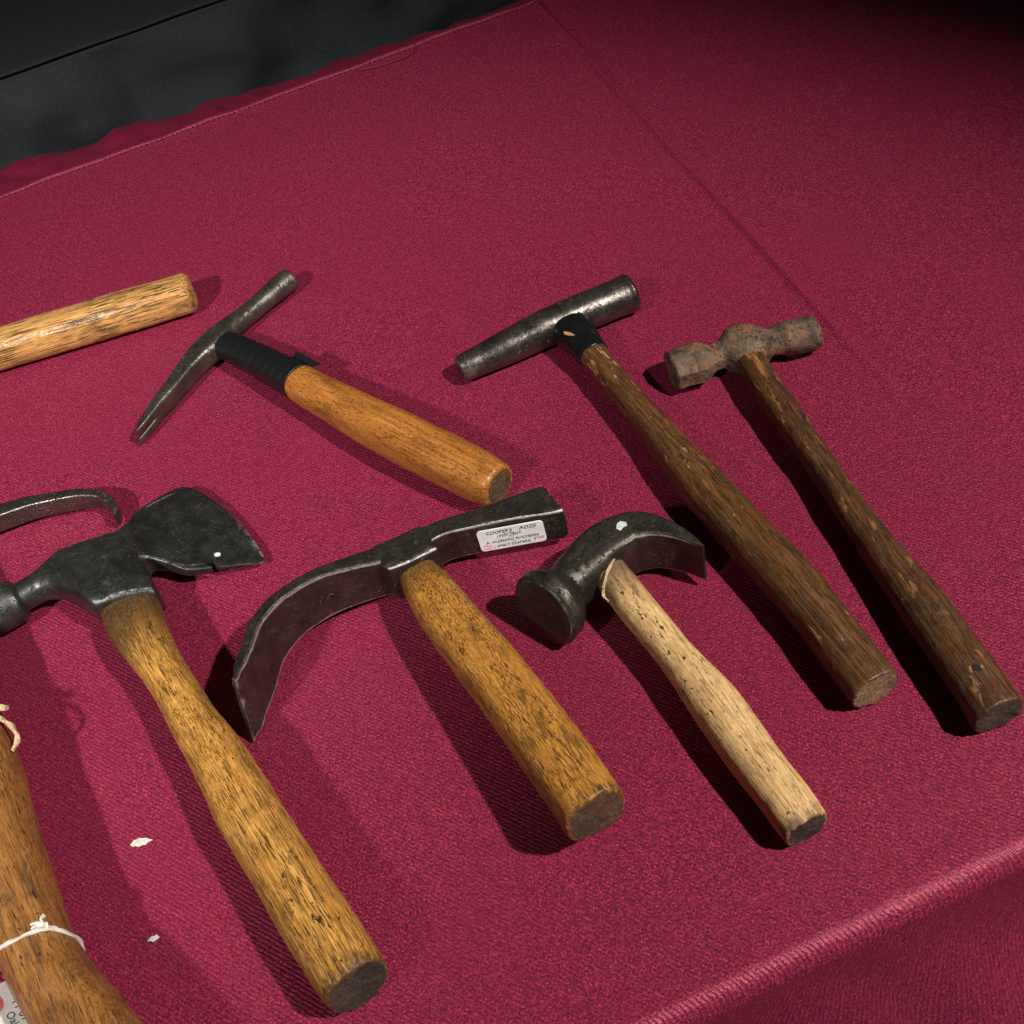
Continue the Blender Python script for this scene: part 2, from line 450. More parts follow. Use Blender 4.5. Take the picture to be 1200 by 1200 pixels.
def finish(name, geos, mats, parent, amp=0.0, freq=60.0, amp2=0.0, freq2=260.0, seed=0.0, sharp=38, capmap=(0, 0), ragged=0.0):
    """join geometry blocks into one mesh, push it about with noise, smooth shade"""
    vs_, fs, ms, wr = [], [], [], []
    for gg in geos:
        v, f, mi = gg[:3]
        wr += list(gg[3]) if len(gg) > 3 else [0.0] * len(v)
        b = len(vs_)
        vs_ += [tuple(x) for x in v]
        fs += [tuple(b + q for q in ff) for ff in f]
        ms += mi
    me = bpy.data.meshes.new(name)
    me.from_pydata(vs_, [], fs)
    bm = bmesh.new(); bm.from_mesh(me)
    bmesh.ops.recalc_face_normals(bm, faces=bm.faces)
    bm.normal_update()
    if amp or amp2:
        off = Vector((seed * 3.7, seed * 1.9, seed * 5.3))
        mv = []
        for v in bm.verts:
            d = noise.noise(v.co * freq + off) * amp + noise.noise(v.co * freq2 + off) * amp2
            mv.append(v.normal * d)
        for v, d in zip(bm.verts, mv):
            v.co += d
    if ragged:
        xm = max(v.co.x for v in bm.verts)
        for v in bm.verts:
            if v.co.x > xm - 0.004:
                v.co.x -= ragged * (0.5 + 0.5 * noise.noise(Vector((seed, v.co.y * 170, v.co.z * 170)))) + ragged * 0.6 * noise.noise(Vector((seed + 4, v.co.y * 520, v.co.z * 520)))
    bm.to_mesh(me); bm.free()
    if max(wr) > 0:
        me.attributes.new('wear_glint', 'FLOAT', 'POINT').data.foreach_set('value', [float(q) for q in wr])
    o = link_mesh(name, me, mats, parent)
    idx = [0 if q == 0 else capmap[q - 1] for q in ms]
    me.polygons.foreach_set('material_index', idx)
    me.polygons.foreach_set('use_smooth', [True] * len(me.polygons))
    me.set_sharp_from_angle(angle=R(sharp))
    return o

def handle(parent, rows, wood, end, cap=1.6, seed=0.0, amp=0.0004, sharp=50, n=2.4, endboth=False, name='handle'):
    """rows: (u, v, z, half_width, half_height)"""
    g = loft_geo([(r[0], r[1], r[2], r[3], r[4], r[5] if len(r) > 5 else n) for r in rows], rings=150, seg=56, cap0=0.8, cap1=cap)
    return finish(name, [g], [wood, end], parent, amp=amp, freq=55, amp2=amp * 0.35, freq2=240, seed=seed, sharp=sharp, capmap=(1, 1), ragged=0.0012)

def tube(pts, r, seg=10, closed=False, twist=0.0, lobes=0):
    """round cord along points (m); optional twisted strands"""
    P = [Vector(p) for p in pts]
    n = len(P)
    V, F = [], []
    prevN = None
    for i in range(n):
        a = P[(i - 1) % n] if (closed or i > 0) else P[0]
        b = P[(i + 1) % n] if (closed or i < n - 1) else P[-1]
        t = (b - a).normalized()
        if prevN is None:
            ref = Vector((0, 0, 1)) if abs(t.z) < 0.9 else Vector((1, 0, 0))
            nn = t.cross(ref).normalized()
        else:
            nn = (prevN - t * prevN.dot(t)).normalized()
        prevN = nn
        bb = t.cross(nn)
        for j in range(seg):
            an = 2 * math.pi * j / seg
            rr = r * (1 + (0.28 * math.cos(lobes * an + twist * i) if lobes else 0))
            V.append(P[i] + nn * math.cos(an) * rr + bb * math.sin(an) * rr)
    m_ = n if closed else n - 1
    for i in range(m_):
        for j in range(seg):
            k = (j + 1) % seg; q = (i + 1) % n
            F.append((i * seg + j, i * seg + k, q * seg + k, q * seg + j))
    if not closed:
        F.append(tuple(range(seg))[::-1]); F.append(tuple((n - 1) * seg + j for j in range(seg)))
    return np.array([tuple(v) for v in V]), F, [0] * len(F)

def resample(pts, step):
    P = np.array(pts, float)
    s = np.concatenate([[0], np.cumsum(np.linalg.norm(np.diff(P, axis=0), axis=1))])
    q = np.linspace(0, s[-1], max(4, int(s[-1] / step)))
    return np.stack([pchip(s, P[:, i], q) for i in range(3)], 1)

def flake(outline, thick, z0=0.0, warp=0.0):
    """thin irregular flake from an outline in metres"""
    n = len(outline); V = []; F = []
    cx = sum(p[0] for p in outline) / n; cy = sum(p[1] for p in outline) / n
    zs = [z0 + warp * noise.noise(Vector((p[0] * 400, p[1] * 400, 3.0))) for p in outline]
    for p, z in zip(outline, zs): V.append((p[0], p[1], z))
    for p, z in zip(outline, zs): V.append((p[0], p[1], z + thick))
    V.append((cx, cy, z0 + thick * 1.2 + warp * 0.5)); V.append((cx, cy, z0))
    for i in range(n):
        k = (i + 1) % n
        F.append((i, k, n + k, n + i)); F.append((n + i, n + k, 2 * n)); F.append((k, i, 2 * n + 1))
    return np.array(V), F, [0] * len(F)

def text_mesh(txt, size, extrude=0.00006, shear=0.18):
    cu = bpy.data.curves.new('tmp', 'FONT')
    cu.body = txt; cu.size = size; cu.extrude = extrude; cu.shear = shear; cu.space_character = 1.05
    o = bpy.data.objects.new('tmp', cu)
    col.objects.link(o)
    bpy.context.view_layer.update()
    dg = bpy.context.evaluated_depsgraph_get()
    me = bpy.data.meshes.new_from_object(o.evaluated_get(dg))
    v = np.array([tuple(x.co) for x in me.vertices]); f = [tuple(p.vertices) for p in me.polygons]
    bpy.data.objects.remove(o); bpy.data.curves.remove(cu); bpy.data.meshes.remove(me)
    return v, f

# ================================================================== table and cloths
FRONT, BACK, CREASE = 0.1484, 0.9070, 0.285

def top_height(x, y):
    h = 0.0009 * noise.noise(Vector((x * 6.0, y * 5.0, 1.7))) + 0.0004 * noise.noise(Vector((x * 17, y * 13, 4.2)))
    f = 1.0 - min(1.0, max(0.0, (0.50 - y) / 0.14))
    wob = CREASE + 0.0012 * noise.noise(Vector((0.3, y * 22, 0)))
    d = (x - wob)
    h += f * 0.0030 * math.exp(-(d / 0.0028) ** 2) - f * 0.0008 * math.exp(-((d - 0.008) / 0.006) ** 2)
    # soft ripple of loose cloth beside the hatchet and near the back
    rx = (x + 0.175) * 0.6 + (y - 0.385) * 0.8
    h += 0.0012 * math.exp(-(rx / 0.014) ** 2) * math.exp(-((x + 0.19) / 0.05) ** 2)
    return h - 0.0012

xs = np.unique(np.round(np.concatenate([np.arange(-1.1, -0.30, 0.05), np.arange(-0.30, 0.70, 0.005), np.arange(0.70, 1.41, 0.05),
                               np.arange(CREASE - 0.016, CREASE + 0.016, 0.001)]), 4))
prof = []   # (y, z, kind)
for y in np.arange(BACK, FRONT + 0.02, -0.006):
    prof.append((y, 0.0, 0.0))
er = 0.010
for a in np.linspace(0, math.pi / 2, 12):
    prof.append((FRONT + er - er * math.sin(a) + 0.000, -er + er * math.cos(a), 0.02))
for k, z in enumerate(np.linspace(-0.02, -0.70, 70)):
    prof.append((FRONT, z, 1.0))
V = []; F = []
for (y, z, kd) in prof:
    for x in xs:
        if kd < 0.5:
            f = 1.0 if kd == 0 else 0.4
            V.append((x, y, z + top_height(x, y) * f))
        else:
            dep = min(1.0, -z / 0.18)
            fold = 0.012 * math.sin(x * 27 + 2.2 * noise.noise(Vector((x * 4, z * 3, 0)))) + 0.012 * noise.noise(Vector((x * 9, z * 7, 2.0)))
            pull = abs(noise.noise(Vector(((x * 0.9 + z * 0.7) * 15, (z * 0.9 - x * 0.5) * 7, 6.0))))       # sharp pulled creases
            fold += 0.026 * (0.35 - pull) + 0.003 * noise.noise(Vector((x * 42, z * 36, 6.0)))
            V.append((x, y - 0.50 * (-z - 0.015) * dep + fold * dep, z))
W_ = len(xs)
for i in range(len(prof) - 1):
    for j in range(W_ - 1):
        F.append((i * W_ + j, i * W_ + j + 1, (i + 1) * W_ + j + 1, (i + 1) * W_ + j))
cloth_t = thing('tablecloth', 'burgundy red woven tablecloth with a pressed crease, spread under all the hand tools', 'tablecloth')
finish('cloth_sheet', [(np.array(V), F, [0] * len(F))], [M['cloth']], cloth_t, sharp=80)

# hem: a rolled welt along the back edge and a loose satin band hanging past it
V = []; F = []
hx = np.arange(-1.1, 1.4, 0.004)
for x in hx:
    n1 = noise.noise(Vector((x * 14, 0.3, 0))); n2 = noise.noise(Vector((x * 40, 1.3, 0))); n3 = noise.noise(Vector((x * 23, 5.3, 0)))
    lift = 0.0026 + 0.0008 * n2
    droop = min(0.42, max(0.03, 0.07 + 0.75 * (x + 0.16) + 0.06 * n1))       # lies nearly flat at one end, hangs at the other
    wv = 0.046 + 0.006 * n3
    y0 = BACK - 0.0012 + 0.0010 * n2
    V.append((x, y0 - 0.0008, top_height(x, BACK) - 0.0012))
    for a in np.linspace(0.0, math.pi, 9):
        V.append((x, y0 + 0.0056 * (1 - math.cos(a)) * 0.5, top_height(x, BACK) + lift * math.sin(a) * 1.1 + 0.0004))
    for s in np.linspace(0.08, 1.0, 14):
        pk = 0.0150 * math.sin(math.pi * min(1.0, s * 1.15)) * (abs(noise.noise(Vector((x * 26 + s * 0.6, s * 0.7, 7.0)))) - 0.2) + 0.0045 * s * n1 + 0.0016 * s * noise.noise(Vector((x * 60, s * 2, 2.0)))
        ang = droop * (0.55 + 0.7 * s) + 0.30 * noise.noise(Vector((x * 21 + s * 0.5, s * 0.9, 3.0))) * (1 - 0.6 * s) + 0.14 * noise.noise(Vector((x * 55, s * 1.6, 9.0))) * (1 - 0.5 * s)
        V.append((x, y0 + 0.0056 + wv * s * math.cos(ang), -0.001 - wv * s * math.sin(ang) + pk))
K = 24
for i in range(len(hx) - 1):
    for j in range(K - 1):
        F.append((i * K + j, (i + 1) * K + j, (i + 1) * K + j + 1, i * K + j + 1))
finish('hem', [(np.array(V), F, [0] * len(F))], [M['hem']], cloth_t, sharp=80)
# stitches of the hem and one loose thread
g = []
rnd = random.Random(4)
for x in np.arange(-0.20, 0.33, 0.0042):
    yy = BACK - 0.0016 + 0.0010 * noise.noise(Vector((x * 40, 1.3, 0)))
    g.append(tube([(x, yy, 0.0000), (x + 0.0013, yy - 0.0003, 0.0010), (x + 0.0028, yy, 0.0000)], 0.00035, 5))
st = finish('stitching', g, [M['thread']], cloth_t)
st['kind'] = 'stuff'
g = [tube(resample([(0.128, 0.9045, 0.0004), (0.138, 0.897, 0.0008), (0.152, 0.8945, 0.0005), (0.166, 0.8945, 0.0008), (0.178, 0.899, 0.0006), (0.181, 0.9065, 0.0022)], 0.002), 0.0005, 6)]
finish('loose_thread', g, [M['thread']], cloth_t)

bm = bmesh.new()
bmesh.ops.create_cube(bm, size=1.0)
for v in bm.verts:
    v.co = Vector((0.15 + v.co.x * 2.44, 0.530 + v.co.y * 0.735, -0.0205 + v.co.z * 0.030))
me = bpy.data.meshes.new('table_top'); bm.to_mesh(me); bm.free()
tt = link_mesh('table_top', me, M['board']); tt['kind'] = 'structure'

# the neighbouring table under a black cloth
black_t = thing('black_tablecloth', 'black cloth covering the neighbouring table behind the burgundy hem', 'tablecloth', (0, 0, 0))
V = []; F = []
bx = np.concatenate([np.arange(-1.3, -0.5, 0.04), np.arange(-0.5, 0.7, 0.008), np.arange(0.7, 1.6, 0.04)])
EB = 1.103
prof = [(y, 0.0, 0) for y in np.linspace(EB + 0.75, EB + 0.02, 26)]
prof += [(EB + 0.006 - 0.006 * math.sin(a), -0.006 + 0.006 * math.cos(a), 0) for a in np.linspace(0.1, math.pi / 2, 7)]
prof += [(EB, z, 1) for z in np.linspace(-0.012, -0.70, 60)]
for (y, z, kd) in prof:
    for x in bx:
        if kd == 0:
            V.append((x, y, z + 0.0012 * noise.noise(Vector((x * 9, y * 9, 0))) + 0.004 * max(0.0, 0.22 - abs(noise.noise(Vector((x * 5 + y * 3, y * 5, 8.0))))) - 0.003))
        else:
            dep = min(1.0, -z / 0.035)
            fo = 0.022 * abs(math.sin(x * 17 + 1.1 + 0.8 * noise.noise(Vector((x * 5, z * 2, 0))))) + 0.012 * noise.noise(Vector((x * 12, z * 5, 3.0)))
            dg = 0.014 * math.sin((x * 0.8 + z * 0.6) * 60 + 3 * noise.noise(Vector((x * 6, z * 6, 9.0))))
            rg = 0.022 * (0.3 - abs(noise.noise(Vector((x * 7 + z * 9, z * 13 - x * 4, 4.0))))) + 0.014 * (0.3 - abs(noise.noise(Vector((x * 9 - z * 12, z * 10 + x * 5, 11.0)))))
            V.append((x, y - (0.55 * fo + 0.3 * dg + rg) * dep, z))
W_ = len(bx)
for i in range(len(prof) - 1):
    for j in range(W_ - 1):
        F.append((i * W_ + j, i * W_ + j + 1, (i + 1) * W_ + j + 1, (i + 1) * W_ + j))
finish('cloth_sheet', [(np.array(V), F, [0] * len(F))], [M['black_cloth']], black_t, sharp=80)
# rolled seam along the edge of the black cloth
g = [tube(resample([(x, EB - 0.001, 0.0 + 0.0006 * noise.noise(Vector((x * 20, 0, 0)))) for x in np.arange(-0.6, 0.8, 0.02)], 0.01), 0.0016, 8)]
finish('edge_seam', g, [M['black_cloth']], black_t)

# ================================================================== hatchet
t = thing('hatchet', 'dark steel hatchet with chipped blade and long yellow-brown wooden handle', 'hatchet', (-0.1278, 0.4518, 0), -77.11)
handle(t, [(-20, -1.0, 13.5, 12, 9), (8, -1.2, 13.5, 14.2, 9.6), (13, -1.4, 14.2, 14.9, 11.4), (28, -2.5, 15.5, 13.8, 12.5), (50, -2.1, 16, 11.3, 12.5), (71, -1.8, 16, 10.5, 12.7), (93, -2.0, 16.5, 11.1, 13.5),
           (115, -0.8, 17, 12.4, 14.5), (137, -1.0, 17.5, 13.2, 15.5), (158, -1.6, 17.5, 13.9, 16), (180, -1.1, 17.5, 13.9, 16), (202, -0.7, 17.5, 14.1, 16.3), (223, -0.3, 17.5, 14.3, 16.5), (243, 0.4, 17.5, 14.2, 16.5), (250, 0.6, 17.5, 13.6, 16)],
       M['wood_hatchet'], M['end_dark'], 1.5, 1.0, 0.0005)
# (v, umin, umax, half thickness, z, squareness)
HR = [(-62, -54, -32, 11, 12.2, 2.0), (-60, -55, -31, 12, 12.2, 2.0), (-50, -55.2, -30.8, 12.2, 12.2, 2.0), (-47, -54.5, -31.5, 11.5, 12.2, 2.0), (-44.5, -51, -34.5, 8.2, 12.5, 2.0),
      (-36, -50, -34, 8.0, 13, 2.2), (-28, -50.5, -29, 9.2, 13.4, 2.6), (-21, -50, -15, 11.5, 13.8, 3.5), (-14, -48, 3.5, 13.2, 14, 5), (-4, -44.5, 7, 13.4, 14, 6), (4, -42.5, 10, 12.6, 13.9, 6), (9, -42, 12, 11.6, 13.7, 6), (13.8, -42, 14, 10.2, 13.4, 6),
      (15.2, -42.5, 6, 9.6, 13.2, 6), (16.6, -43, -13, 9.0, 13.0, 6), (20, -45.5, -13, 7.4, 12.4, 6), (25, -51, -8, 5.7, 11.4, 6), (33, -56, 3, 4.2, 10.0, 6), (45, -59.5, 9, 2.8, 8.0, 6), (56, -60, 14, 1.9, 6.2, 5), (62, -53.5, 17, 1.4, 5.2, 4),
      (65.5, -43, 18.6, 1.0, 4.5, 3.4), (68, -33, 19, 0.8, 4.0, 3), (69.6, -24, 17.5, 0.5, 3.7, 2.6), (70.6, -15, 13, 0.35, 3.5, 2.4), (71.0, -8, 6, 0.2, 3.4, 2.2)]
g = loft_geo([((a + b) / 2, v, z, (b - a) / 2, h, n) for v, a, b, h, z, n in HR], rings=230, seg=96, across=(1, 0, 0), cap0=0.8, cap1=0.0, tip1=0.022)
head = finish('head', [g], [M['steel_hatchet']], t, amp=0.00025, freq=50, amp2=0.00007, freq2=300, seed=1, sharp=32)
# the nick torn out of the lower edge of the blade
bm = bmesh.new()
q = [(16.5, 47.6), (9.5, 44.6), (4.6, 43.6), (3.2, 42.2), (5.4, 45.6), (4.0, 47.0), (7.5, 46.6), (13.8, 50.2)]
vb = [bm.verts.new((a * .001, b * .001, -0.01)) for a, b in q]; vt = [bm.verts.new((a * .001, b * .001, 0.03)) for a, b in q]
bm.faces.new(vb[::-1]); bm.faces.new(vt)
for i in range(len(q)):
    k = (i + 1) % len(q); bm.faces.new((vb[i], vb[k], vt[k], vt[i]))
bmesh.ops.recalc_face_normals(bm, faces=bm.faces)
me = bpy.data.meshes.new('tmp'); bm.to_mesh(me); bm.free()
cut = bpy.data.objects.new('tmp', me); col.objects.link(cut); cut.parent = t
md = head.modifiers.new('b', 'BOOLEAN'); md.operation = 'DIFFERENCE'; md.object = cut; md.solver = 'EXACT'
bpy.context.view_layer.update()
dg = bpy.context.evaluated_depsgraph_get()
nm = bpy.data.meshes.new_from_object(head.evaluated_get(dg))
head.modifiers.clear(); old = head.data; head.data = nm; nm.name = 'head'
bpy.data.meshes.remove(old); bpy.data.objects.remove(cut); bpy.data.meshes.remove(me)
g = flake([(0.0010, 0.0490), (0.0022, 0.0488), (0.0034, 0.0500), (0.0038, 0.0518), (0.0026, 0.0526), (0.0012, 0.0518), (0.0004, 0.0504)], 0.0004, 0.0092)
finish('paint_chip', [g], [M['white_paint']], t)

# ================================================================== cooper's adze
t = thing('cooper_adze', 'short hooked adze with a handwritten white sticker on its blocky black poll', 'adze', (0.0144, 0.3888, 0), -81.21)
handle(t, [(-14, -0.2, 18, 9.0, 8.0), (-1, -0.1, 18.5, 9.6, 8.6), (16, -0.4, 20, 12.0, 10.5), (35, -0.6, 21.5, 12.9, 12), (54, 0, 23, 13.5, 13), (72, 0.8, 24.5, 13.8, 13.8), (91, 1.2, 26, 13.8, 14.2), (110, 1.4, 27, 14, 14.6), (129, 1.5, 28.5, 14.1, 15), (148, 1.4, 29.5, 14.1, 15.3), (164, 0.9, 30.5, 13.9, 15.3)],
       M['wood_adze'], M['end_brown'], 1.8, 2.0, 0.0004, n=2.7)
g1 = loft_geo([(-10, -14, 19.5, 6.5, 13.5, 7), (-8.5, -12.5, 19.5, 9.5, 13.8, 8), (-7.5, 0, 19, 10.0, 13.0, 8), (-7.5, 12.6, 18.5, 9.8, 12.0, 9), (-11.6, 13.6, 17.2, 5.8, 11.0, 12), (-11.5, 17, 17, 5.3, 10.8, 12), (-6.0, 36, 17, 6.0, 10.8, 12), (1.5, 58, 17, 8.6, 11, 12), (7.2, 73.5, 17, 10.6, 11, 12), (7.6, 75, 17, 10.3, 10.7, 10)],
              rings=120, seg=80, across=(1, 0, 0), cap0=0.6, cap1=1.2, linear=False)
finish('head', [g1], [M['steel_adze']], t, amp=0.00035, freq=70, amp2=0.00012, freq2=330, seed=2, sharp=30)
g2 = loft_geo([(22.5, -104, 20.5, 0.9, 20.5, 8, 0.24), (20, -101, 20.8, 1.4, 19.9, 8, 0.22), (14.0, -96, 21.8, 2.7, 18.8, 9, 0.14), (6, -89, 21.8, 3.0, 18.6, 9, 0.08), (-7, -77, 22.6, 3.2, 17.4, 9, 0.05), (-14, -62, 22.6, 3.3, 16.4, 9, 0.03), (-16, -44, 21.8, 3.6, 15.6, 9, 0), (-13.5, -26, 20.6, 4.4, 14.4, 9, 0), (-10, -10, 19.5, 6.0, 13.5, 9, 0)],
              rings=120, seg=80, cap0=0.0, cap1=0.0, tip0=0.009)
finish('blade', [g2], [M['steel_adze']], t, amp=0.0003, freq=60, amp2=0.0001, freq2=330, seed=3, sharp=30)
# sticker on the side of the poll
p0 = Vector((-6.0 + 6.0, 36, 17)) ; p1 = Vector((7.2 + 10.6, 73.5, 17))
ex = (p1 - p0).normalized(); ez = Vector((0, 0, 1)); en = ex.cross(ez)     # outward normal
sw, sh_, rr = 33.5, 15.8, 2.2
c0 = p0 + ex * 15.6 + Vector((0, 0, -0.6)) + en * 0.95
tilt = R(0.6)
def stick(a, b, n_=0.0):
    aa = a * math.cos(tilt) - b * math.sin(tilt); bb = a * math.sin(tilt) + b * math.cos(tilt)
    return tuple((c0 + ex * aa + ez * bb + en * n_) * 0.001)
ol = []
for cx, cy, a0 in ((sw / 2 - rr, sh_ / 2 - rr, 0), (-sw / 2 + rr, sh_ / 2 - rr, 90), (-sw / 2 + rr, -sh_ / 2 + rr, 180), (sw / 2 - rr, -sh_ / 2 + rr, 270)):
    for k in range(7):
        a = R(a0 + k * 15); ol.append((cx + rr * math.cos(a), cy + rr * math.sin(a)))
n = len(ol)
V = [stick(a, b, -0.5) for a, b in ol] + [stick(a, b, 0.0) for a, b in ol]
F = [tuple(range(n))[::-1], tuple(range(n, 2 * n))] + [(i, (i + 1) % n, n + (i + 1) % n, n + i) for i in range(n)]
sticker = finish('sticker', [(np.array(V), F, [0] * len(F))], [M['paper']], t, sharp=30)
sticker['label'] = 'white paper sticker with black handwriting and a pink price'
def write(parts, mat_, nm_, parent_):
    gs = []
    for txt, x, y, size, wid, slope in parts:
        v, f = text_mesh(txt, size * 0.001)
        v *= 1000.0
        w0 = v[:, 0].max() - v[:, 0].min()
        k = wid / w0
        pts = []
        for a in v:
            px_ = (a[0] - v[:, 0].min()) * k
            pts.append(stick(x + px_, y + a[1] + slope * px_ + 0.25 * math.sin(px_ * 1.9 + x), 0.06 + a[2]))
        gs.append((np.array(pts), f, [0] * len(f)))
    return finish(nm_, gs, [mat_], parent_)
write([("COOPER'S", -12.0, 4.3, 3.0, 13.0, 0.0), ('ADZE', 4.4, 4.4, 3.0, 9.0, 0.0), ('19TH CENT.', -7.0, 1.1, 2.5, 12.5, 0.0), ('A. ALEEMAN PUCHEAN', -13.6, -2.6, 2.5, 27.0, 0.0),
       ('EARLY EXAMPLE', -8.4, -6.2, 2.4, 17.0, 0.0), ('_____', -3.2, 3.6, 1.6, 5.0, 0), ('___', -1.8, 0.3, 1.6, 3.0, 0), ('___', -0.6, -3.2, 1.6, 2.2, 0)], M['ink'], 'handwriting', sticker)
write([('$150', 10.4, -5.1, 2.7, 5.2, 0.0), ('TAG', -15.2, -4.6, 1.9, 4.2, 0.0), ('NO. 2', -15.0, -6.8, 1.8, 5.6, 0.0)], M['pink_ink'], 'pink_handwriting', sticker)

# ================================================================== claw hammer
t = thing('claw_hammer', 'small claw hammer with round dark face and pale speckled wooden handle', 'hammer', (0.1014, 0.3502, 0), -84.35)
handle(t, [(-8, -3.5, 19, 7.2, 7.5), (4, -4.1, 18.5, 8.2, 8.5), (23, -3.6, 17, 8.8, 9), (41, -2.9, 15.8, 8.6, 9), (58, -1.8, 14.6, 8.7, 9.3), (75, -1.0, 13.8, 9.6, 9.8), (92, -0.3, 13, 11.0, 10.6), (109, -0.6, 12.3, 11.1, 11), (126, -0.8, 11.7, 10.8, 11), (143, -0.5, 11.3, 10.6, 10.8), (158, -0.8, 11, 10.0, 10.5)],
       M['wood_claw'], M['end_dark'], 1.4, 3.0, 0.0005)
g = loft_geo([(10.0, -41.5, 19.8, 17.6, 17.6, 2.0, 0.2), (9.6, -40.5, 19.8, 19.0, 19.0, 2.0, 0.2), (8, -36.5, 19.6, 19.2, 19.0, 2.0, 0.16), (6.2, -32, 19.4, 16.8, 17.0, 2.0, 0.1), (3.6, -25.5, 19.2, 11.4, 12.8, 2.2), (1.2, -19.5, 19.1, 11.2, 12.6, 2.8), (-2.0, -8, 19, 11.6, 13.8, 4), (-3.6, 2, 19, 10.8, 14.2, 6), (-3.2, 12, 19, 9.4, 14.4, 7), (1.0, 20.5, 19, 7.6, 14.2, 8), (7.0, 26.5, 18.8, 5.6, 14, 8), (14, 31, 18.6, 3.8, 13.8, 8), (21, 34, 18.4, 2.2, 13.6, 7), (27, 36, 18.2, 0.8, 13.4, 6)],
             rings=150, seg=80, cap0=1.0, cap1=0.0)
finish('head', [g], [M['steel_claw']], t, amp=0.0004, freq=60, amp2=0.00012, freq2=300, seed=4, sharp=32)
g = flake([(-0.0058, 0.0090), (-0.0034, 0.0072), (-0.0012, 0.0082), (-0.0022, 0.0104), (-0.0020, 0.0124), (-0.0040, 0.0130), (-0.0050, 0.0122), (-0.0062, 0.0112)], 0.0004, 0.0333)
finish('paint_chip', [g], [M['white_paint']], t)
# one twist of twine round the neck of the handle
pts = []
for k in range(28):
    a = R(-60 + k * 9.6)
    pts.append((0.0095 - 0.0070 * math.sin(a), -0.0040 + 0.0096 * math.sin(a), 0.0180 + 0.0098 * math.cos(a)))
finish('twine', [tube(pts, 0.0007, 8, twist=1.1, lobes=2), tube(resample([pts[3], (0.0185, -0.0138, 0.0200), (0.0215, -0.0132, 0.0195)], 0.001), 0.0007, 8, twist=1.0, lobes=2)], [M['twine']], t)

# ================================================================== oil-dark cylinder hammer
t = thing('bumping_hammer', 'hammer with a long tapered cylindrical steel head and dark brown wooden handle', 'hammer', (0.1557, 0.5258, 0), -86.30)
handle(t, [(2, -3.4, 12, 8.0, 7.5), (20, -3.6, 12, 8.2, 8), (33, -3.4, 12, 8.2, 8), (53, -3.6, 12, 7.4, 8), (73, -3.5, 11.8, 7.6, 8.2), (93, -2.9, 11.6, 8.1, 8.8), (112, -2.6, 11.6, 9.3, 9.6), (132, -2.8, 11.8, 10.6, 10.5), (152, -2.4, 11.9, 11.8, 11.2), (171, -1.8, 12, 12.0, 11.6), (191, -1.0, 12, 12.0, 11.7), (211, 0.3, 12, 12.3, 11.7), (231, 1.2, 12, 12.2, 11.6), (250, 1.2, 11.8, 11.8, 11.4), (270, 0.3, 11.6, 11.9, 11.2), (291, -0.2, 11.4, 11.6, 11)],
       M['wood_oil'], M['end_pale'], 0.9, 4.0, 0.0005)
g = loft_geo([(-4.5, -71, 9.0, 7.0, 7.0, 2), (-4.4, -70, 9.0, 7.9, 7.9, 2), (-4.2, -58, 9.4, 8.7, 8.7, 2), (-4, -38, 10.4, 10.2, 10.2, 2), (-3.8, -17, 11.2, 11.0, 11.0, 2), (-3.2, 3, 11.5, 11.3, 11.3, 2), (-2.4, 21, 11.5, 11.2, 11.2, 2), (-1.6, 36, 11.6, 11.4, 11.4, 2), (-1.5, 38.4, 11.8, 11.8, 11.8, 2), (-1.5, 39.6, 11.6, 11.3, 11.3, 2)], rings=110, seg=64, across=(1, 0, 0), cap0=0.8, cap1=0.9)
finish('head', [g], [M['steel_oil']], t, amp=0.00025, freq=60, amp2=0.00006, freq2=330, seed=5, sharp=40)
g = loft_geo([(3, -3.8, 11.6, 12.4, 8.4, 2.3), (9, -3.8, 11.8, 12.2, 9.6, 2.3), (14, -3.6, 12.0, 11.4, 9.8, 2.3), (22, -3.4, 12, 9.8, 9.4, 2.3), (30, -3.4, 12, 9.1, 8.9, 2.2), (34.5, -3.4, 12, 8.7, 8.6, 2.2)], rings=50, seg=56, cap0=0.3, cap1=0.3)
finish('tape_collar', [g], [M['tape_worn']], t, amp=0.0008, freq=90, amp2=0.0003, freq2=260, seed=7, sharp=60)
g = flake([(0.0150, -0.0118), (0.0172, -0.0126), (0.0200, -0.0106), (0.0218, -0.0080), (0.0206, -0.0070), (0.0180, -0.0090)], 0.0005, 0.0202)
chip = finish('bare_wood_chip', [g], [plain_mat('bare_wood', (0.46, 0.25, 0.11), 0.6)], t)

